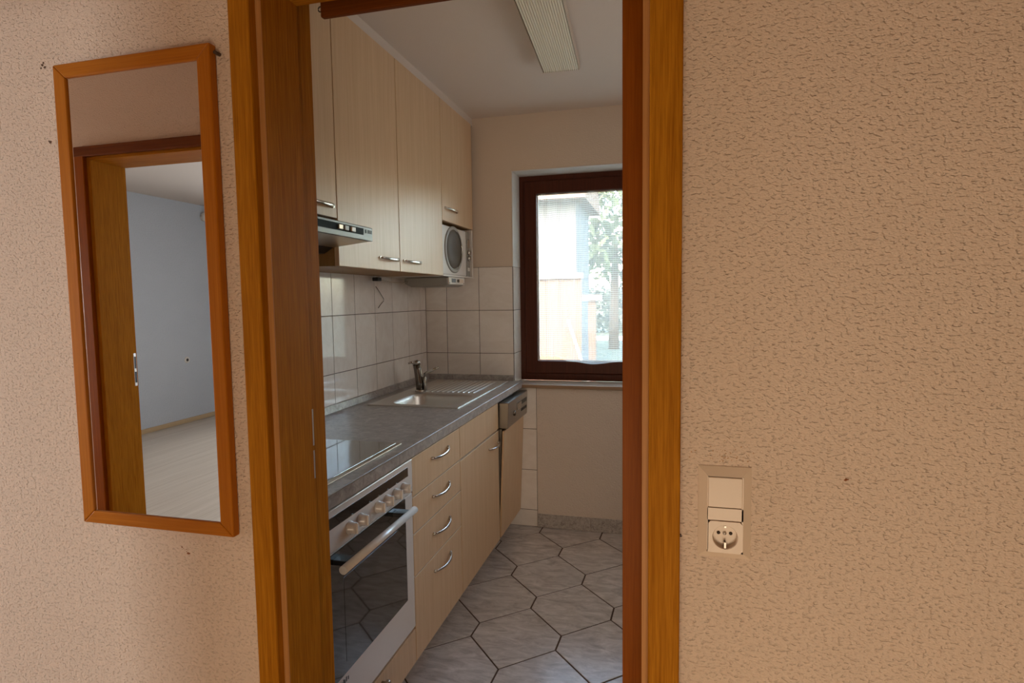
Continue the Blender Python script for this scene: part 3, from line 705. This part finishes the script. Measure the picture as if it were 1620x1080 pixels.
# ------------------------------------------------------------------ wall units
XU, UZ0, UZ1 = -1.125, 1.522, 2.425
def wall_unit(y0, y1, z0, label, hy, hz, full=True):
    u = thing('wall_cabinet', (XU, (y0+y1)/2, z0), label, 'cabinet', 'maple wall cabinets over the worktop')
    carcass(y0, y1, z0, UZ1, KX0+.008, XU-.019, u)
    dr = bx(XU-.018, XU, y0+.0015, y1-.0015, z0, UZ1).obj('door', 'maple', u, bevel=.0012)
    handle('handle', hy[0], hy[1], hz, XU, dr)
    return u
wall_unit(1.282, 1.879, 1.688, 'maple wall cabinet directly above the extractor hood', (1.700, 1.850), 1.728)
wall_unit(1.881, 2.379, UZ0, 'tall maple wall cabinet just right of the extractor hood', (2.190, 2.360), 1.571)
wall_unit(2.381, 2.8945, UZ0, 'tall maple wall cabinet just left of the microwave', (2.415, 2.600), 1.571)
u = wall_unit(2.8965, 3.395, 1.808, 'short maple wall cabinet above the microwave', (2.935, 3.115), 1.876)
# open niche for the microwave
bx(KX0+.008, XU-.0, 2.8965, 3.395, 1.519, 1.528).obj('niche_shelf', 'whitemetal', u, bevel=.001)
bx(KX0+.008, XU-.002, 3.372, 3.395, 1.528, 1.806).obj('niche_side', 'whitemetal', u, bevel=.001)
# microwave
u = thing('microwave', (-1.2, 3.13, 1.529), 'white microwave with round dark window in the niche under the short cabinet', 'microwave')
bx(KX0+.05, XU-.028, 2.905, 3.352, 1.5285, 1.790).obj('body', 'whitemetal', u, bevel=.006)
fr_ = bx(XU-.027, XU-.010, 2.905, 3.292, 1.5285, 1.790).obj('door', 'whitemetal', u, bevel=.006, seg=3)
MB().ring((XU-.0105, 3.085, 1.668), 'x', [(.142, 0), (.142, .003), (.134, .006), (.122, .006), (.118, .002), (0, .002)], 56, 1.0, .90).obj('door_ring', 'grey', fr_)
MB().ring((XU-.008, 3.082, 1.672), 'x', [(.116, 0), (.114, .002), (.08, .0042), (0, .005)], 56, 1.0, .92).obj('door_window', 'mwglass', fr_)
pts = [(XU-.003, 3.082+.118*math.cos(a), 1.672+.108*math.sin(a)) for a in [-1.15+2.3*k/24 for k in range(25)]]
MB().sweep(pts, [.0015+.004*math.sin(PI*k/24) for k in range(25)], 10).obj('door_handle', 'chrome', fr_)
cp = bx(XU-.027, XU-.008, 3.293, 3.352, 1.5285, 1.790).obj('control_panel', 'grey', u, bevel=.003)
bx(XU-.008, XU-.004, 3.303, 3.342, 1.695, 1.745).obj('display', 'chrome', cp, bevel=.002)
for kz in (1.635, 1.668): MB().ring((XU-.008, 3.322, kz), 'x', [(.016, 0), (.014, .014), (0, .015)], 20).obj('knob', 'chrome', cp)
bx(XU-.008, XU-.004, 3.306, 3.340, 1.560, 1.580).obj('button', 'white', cp, bevel=.002)
# under-cabinet radio
u = thing('kitchen_radio', (-1.25, 3.14, 1.511), 'small white radio hung under the microwave shelf', 'radio')
MB().prism([(XU-.02, 1.518), (XU-.020, 1.476), (XU-.05, 1.466), (KX0+.10, 1.466), (KX0+.06, 1.485), (KX0+.06, 1.518)], 'y', 3.010, 3.268).obj('case', 'grey', u, bevel=.008, seg=3)
fp = bx(XU-.020, XU-.014, 3.014, 3.264, 1.4785, 1.5185).obj('front_panel', 'white', u, bevel=.002)
bx(XU-.014, XU-.0125, 3.055, 3.115, 1.489, 1.510).obj('display', 'display', fp)
MB().ring((XU-.014, 3.148, 1.499), 'x', [(.009, 0), (.0085, .008), (0, .008)], 18).obj('knob', 'steeldark', fp)
bx(XU-.014, XU-.0125, 3.17, 3.245, 1.488, 1.510).obj('button_panel', 'switch', fp)
for yy in (3.024, 3.250): MB().ring((XU-.014, yy, 1.486), 'x', [(.0035, 0), (.003, .0012), (0, .0012)], 10).obj('screw', 'dark', fp)
MB().sweep([(KX0+.08, 3.02, 1.497), (KX0+.075, 2.95, 1.488), (KX0+.06, 2.85, 1.491), (KX0+.04, 2.77, 1.503), (KX0+.035, 2.73, 1.500), (KX0+.045, 2.72, 1.512), (KX0+.04, 2.76, 1.517)], .0032, 8).obj('power_cord', 'cable', u)
o = bx(KX0+.03, KX0+.06, 2.70, 2.745, 1.494, 1.5125).obj('cable_clip', 'dark', bevel=.003); tag(o, 'black cable clip under the tall wall cabinets', 'clip')
o = MB().sweep([(KX0+.010, 2.775, 1.468), (KX0+.012, 2.81, 1.440), (KX0+.012, 2.855, 1.403), (KX0+.012, 2.852, 1.392), (KX0+.011, 2.815, 1.372), (KX0+.010, 2.795, 1.357)], .0016, 6).obj('wire', 'wire')
tag(o, 'thin bent dark wire poking out over the tiles under the wall cabinets', 'wire')

# extractor hood
u = thing('extractor_hood', (-1.2, 1.58, 1.56), 'grey pull-out extractor hood above the hob', 'extractor hood')
HF = -.990
bx(KX0+.008, XU-.02, 1.284, 1.877, 1.600, 1.686).obj('body', 'hoodfilter', u)
pull = MB().prism([(HF, 1.602), (HF, 1.647), (HF-.014, 1.651), (XU-.022, 1.651), (XU-.022, 1.640), (HF-.018, 1.640), (HF-.012, 1.602)], 'y', 1.284, 1.880).obj('front_rail', 'hoodgrey', u, bevel=.0015)
bx(HF-.0005, HF+.0012, 1.29, 1.815, 1.618, 1.640).obj('switch_strip', 'matteblack', pull)
for ky, mt in ((1.665, 'hobtrim'), (1.742, 'switch'), (1.700, 'grey')): bx(HF+.0012, HF+.007, ky-.012, ky+.012, 1.622, 1.636).obj('slider', mt, pull, bevel=.001)
q = MB()
for ky, w_ in ((1.828, .007), (1.846, .006), (1.858, .004), (1.868, .004)): q.box(HF-.0003, HF+.0008, ky, ky+w_, 1.626, 1.638)
q.obj('marking', 'matteblack', pull)
MB().prism([(HF-.012, 1.6015), (HF-.012, 1.604), (XU-.02, 1.604), (XU-.02, 1.586)], 'y', 1.288, 1.874).obj('glass_visor', 'alu', u)
MB().prism([(XU-.015, 1.604), (XU-.015, 1.586), (XU-.05, 1.566), (XU-.30, 1.560), (XU-.30, 1.604)], 'y', 1.288, 1.874).obj('filter_housing', 'dark', u, bevel=.003)
q = MB()
for iy in range(12):
    for ix in range(6):
        if (ix+iy) % 2 == 0: q.box(XU-.07-.035*ix, XU-.095-.035*ix, 1.34+.042*iy, 1.365+.042*iy, 1.556, 1.5625)
q.obj('filter_grid', 'hoodfilter', u)

# ceiling lamp
u = thing('ceiling_lamp', (-.46, 2.0, KC), 'long white ribbed ceiling lamp, unlit', 'ceiling lamp')
la = math.radians(3.0); lc = Vector((-.4625, 2.70))
def lrot(v):
    x, y = v.x, v.y
    return (lc.x+x*math.cos(la)-y*math.sin(la), lc.y+x*math.sin(la)+y*math.cos(la), v.z)
bx(-.072, .072, -1.24, -.02, KC-.024, KC-.0005).xf(lrot).obj('base_tray', 'lampbody', u)
prof = [(-.080, KC-.022)]
nrib = 17
for k in range(nrib):
    xa = -.078+.156*k/nrib; xb = -.078+.156*(k+1)/nrib
    prof += [(xa+.0006, KC-.0590), ((xa+xb)/2, KC-.0645), (xb-.0006, KC-.0590)]
prof += [(.080, KC-.022)]
MB().prism(prof, 'y', -1.26, -.012).xf(lrot).obj('ribbed_diffuser', 'ribbed', u)
MB().prism([(-.012, KC-.022), (-.012, KC-.0625), (0, KC-.060), (.012, KC-.040), (.012, KC-.022)], 'x', -.080, .080).xf(lrot).obj('end_cap', 'lampbody', u, bevel=.002)
bx(.0802, .083, -1.26, -.004, KC-.060, KC-.022).xf(lrot).obj('side_strip', 'lampbody', u)
bx(-.083, -.0802, -1.26, -.004, KC-.060, KC-.022).xf(lrot).obj('side_strip', 'lampbody', u)

# ================================================================== HALL THINGS
# mirror
u = thing('wall_mirror', (-1.04, WY0, .92), 'tall wooden framed mirror on the hall wall left of the doorway', 'mirror')
mx0, mx1, mz0, mz1, fy0, fy1, fwid = -1.237, -.848, .922, 1.895, .980, .9985, .031
def bar(pts, mat):
    MB().prism(pts, 'y', fy0, fy1).obj('frame_bar', mat, u, bevel=.0025, seg=3)
i0, i1, j0, j1 = mx0+fwid, mx1-fwid, mz0+fwid-.003, mz1-fwid+.002
bar([(mx0, mz0), (i0, j0), (i0, j1), (mx0, mz1)], 'beechZ')
bar([(mx1, mz0), (mx1, mz1), (i1, j1), (i1, j0)], 'beechZ')
bar([(mx0, mz1), (i0, j1), (i1, j1), (mx1, mz1)], 'beechX')
bar([(mx0, mz0), (mx1, mz0), (i1, j0), (i0, j0)], 'beechX')
bx(i0-.0, i1+.0, .9845, .9930, j0-.0, j1+.0).obj('mirror_glass', 'mirror', u)
bx(mx0+.01, mx1-.01, .9940, .9985, mz0+.01, mz1-.01).obj('back_board', 'mapleside', u)
o = MB().cyl((-.841, WY0+.001, 1.878), (-.841, .986, 1.878), .0035, n=10).obj('screw', 'wire'); tag(o, 'dark screw in the hall wall at the top right corner of the mirror', 'screw')
# switch and socket in one plate
u = thing('wall_plate', (.094, WY0, 1.046), 'cream double plate with light switch over power socket right of the doorway', 'wall plate')
px0, px1, pz0, pz1 = .0525, .1345, .968, 1.121
q = MB()
def ringq(lst):
    rs = [[q.b.verts.new((x, y, z)) for x, z in ((a, c), (b_, c), (b_, d_), (a, d_))] for (a, b_, c, d_, y) in lst]
    for r1, r2_ in zip(rs, rs[1:]):
        for k in range(4): q.b.faces.new((r1[k], r1[(k+1) % 4], r2_[(k+1) % 4], r2_[k]))
    return rs
e = .015
rs = ringq([(px0, px1, pz0, pz1, WY0+.002), (px0, px1, pz0, pz1, .9985), (px0+e, px1-e, pz0+e, pz1-e, .9895)])
swx0, swx1 = .0665, .1205
q.slab([px0+e, swx0, swx1+.0015, px1-e], [pz0+e, .9795, 1.0335, 1.0537, 1.1063, pz1-e], {(1, 1), (1, 3)}, 'y', .9895, .9925)
plate = q.obj('cover_frame', 'switch', u)
bx(swx0-.002, swx1+.002, .9926, .9985, 1.052, 1.108).obj('rocker_gap_shade', 'hole', u)  # dark backing added to paint the shade in the rocker gap
MB().prism([(.9924, 1.0556), (.9872, 1.0556), (.9882, 1.1050), (.9924, 1.1050)], 'x', swx0+.001, swx1-.0002).obj('rocker', 'switch', u, bevel=.0012)
MB().slab([swx0-.002, .0715, .1175, swx1+.003], [.978, .984, 1.029, 1.035], {(1, 1)}, 'y', .9926, .9985).obj('socket_gap_shade', 'hole', u)  # dark ring behind the socket, shade of the gap painted in
q = MB(); cx, cz = .0945, 1.0065
sq = []
n_ = 40
face_y = .9868
def sqpt(a, r):
    return (cx+r*math.cos(a), cz+r*math.sin(a))
hx = .0262
outer = []
for k in range(n_):
    a = 2*PI*(k+.5)/n_; kk = hx/max(abs(math.cos(a)), abs(math.sin(a)))
    outer.append((cx+kk*math.cos(a), cz+kk*math.sin(a)))
rr = [[q.b.verts.new((x, .9924, z)) for x, z in outer], [q.b.verts.new((x, face_y, z)) for x, z in outer]]
for (r, y) in ((.0198, face_y), (.0190, .9885), (.0185, .9992), (.0, 1.0)):
    if r > 0: rr.append([q.b.verts.new((sqpt(2*PI*(k+.5)/n_, r)[0], y, sqpt(2*PI*(k+.5)/n_, r)[1])) for k in range(n_)])
for a, b_ in zip(rr, rr[1:]):
    for k in range(n_): q.b.faces.new((a[k], a[(k+1) % n_], b_[(k+1) % n_], b_[k]))
q.b.faces.new(rr[-1])
sk = q.obj('socket_insert', 'switch', u)
for dx in (-.0095, .0095): MB().ring((cx+dx, .9990, cz+.003), 'y', [(.0028, 0), (.0028, -.0008), (0, -.0008)], 16).obj('contact_hole', 'hole', sk)
MB().ring((cx, .9990, cz+.003), 'y', [(.0030, 0), (.0030, -.0012), (0, -.0012)], 16).obj('screw', 'steel', sk)
bx(cx-.0015, cx+.0015, .9880, .9990, cz-.0185, cz-.0090).obj('earth_clip', 'steeldark', sk)
bx(cx-.0015, cx+.0015, .9880, .9990, cz+.0155, cz+.0185).obj('earth_clip', 'steeldark', sk)
# bedroom wall things, seen in the mirror
u = thing('wall_lamp', (RX, -4.05, 2.42), 'round white lamp on the bedroom wall, reflected at the mirror edge', 'lamp')
MB().ring((RX+.001, -4.05, 2.42), 'x', [(.045, 0), (.045, .02), (0, .02)], 28).obj('base', 'whitemetal', u)
MB().ball((RX+.06, -4.05, 2.42), .065, 3, 0, (.7, 1, 1)).obj('shade', 'white', u, smooth=True)
u = thing('socket', (RX, -3.69, .73), 'small round socket on the bedroom wall, reflected in the mirror', 'socket')
MB().ring((RX+.0005, -3.69, .73), 'x', [(.038, 0), (.036, .008), (.02, .009), (0, .009)], 24).obj('plate', 'white', u)
MB().ring((RX+.0095, -3.69, .73), 'x', [(.018, 0), (.016, .002), (0, .002)], 20).obj('jack', 'hole', u)

# ================================================================== OUTSIDE
struct(bx(-40, 40, KY1+.35, 60, -.5, -.15).obj('ground', 'grass'), 'lawn outside the kitchen window', 'lawn')
struct(bx(-2.2, 2.2, KY1+.3, KY1+1.25, 2.62, 2.70).obj('roof_overhang', 'eave'), 'eave boards over the window outside', 'roof')
u = thing('fence', (-1.5, 7.0, -.15), 'pale wooden fence with a white cap rail outside the window', 'fence')
for k in range(9): bx(-1.74+.085*k, -1.74+.085*k+.078, 7.0, 7.02, -.15, 1.62).obj('board', 'peach', u)
bx(-1.78, -.96, 6.96, 7.05, 1.62, 1.68).obj('cap_rail', 'whitepaint', u)
u = thing('post', (-.80, 6.6, -.15), 'white capped wooden post outside behind the net curtain', 'post')
bx(-.84, -.76, 6.56, 6.64, -.15, 1.36).obj('shaft', 'peach', u); bx(-.90, -.70, 6.52, 6.68, 1.36, 1.42).obj('cap', 'whitepaint', u)
o = MB().cyl((-1.05, 6.44, 1.15), (-.60, 6.30, -.152), .016, n=10).obj('pole', 'whitepaint'); tag(o, 'slanting white pole outside behind the net curtain', 'pole')
u = thing('house', (-3.0, 13, -.15), 'pale rendered house beyond the fence', 'house')
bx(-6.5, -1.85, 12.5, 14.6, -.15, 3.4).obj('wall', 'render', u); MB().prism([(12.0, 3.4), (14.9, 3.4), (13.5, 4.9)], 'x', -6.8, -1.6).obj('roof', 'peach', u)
struct(bx(-4, 8, 21, 23.0, -.152, -.13).obj('garden_path', 'pathm'), 'pale garden path across the lawn', 'path')
def bushy(q, c, r, n, leaf, sq):
    for _ in range(n):
        v = Vector((random.gauss(0, 1), random.gauss(0, 1), random.gauss(0, 1))); v.normalize(); v *= r*(.55+.45*random.random())
        p = Vector(c)+Vector((v.x*sq[0], v.y*sq[1], v.z*sq[2]))
        a = Vector((random.gauss(0, 1), random.gauss(0, 1), random.gauss(0, 1))).normalized(); b_ = a.orthogonal().normalized(); l = leaf*random.uniform(.6, 1.3)
        q._new([p-a*l, p+b_*l*.45, p+a*l, p-b_*l*.45], [(0, 1, 2, 3)])
u = thing('tree', (-1.5, 17.5, -.15), 'light green leafy tree beyond the lawn', 'tree')
MB().sweep([(-1.5, 17.5, -.15), (-1.48, 17.5, 1.2), (-1.45, 17.5, 3)], [.16, .13, .08], 12).obj('trunk', 'bark', u)
q = MB(); bushy(q, (-1.3, 17.5, 4.0), 2.3, 2600, .17, (1, 1, .95)); q.obj('crown', 'leaf1', u)
u = thing('hedge', (1.0, 25, -.15), 'long dark green hedge at the end of the lawn', 'hedge')
q = MB()
for k in range(14): bushy(q, (-5+k*1.1, 25.5, .9), 1.15, 420, .16, (1, .8, 1))
q.obj('foliage', 'leaf2', u)

for o in bpy.data.objects:
    if '_o' in o: del o['_o']
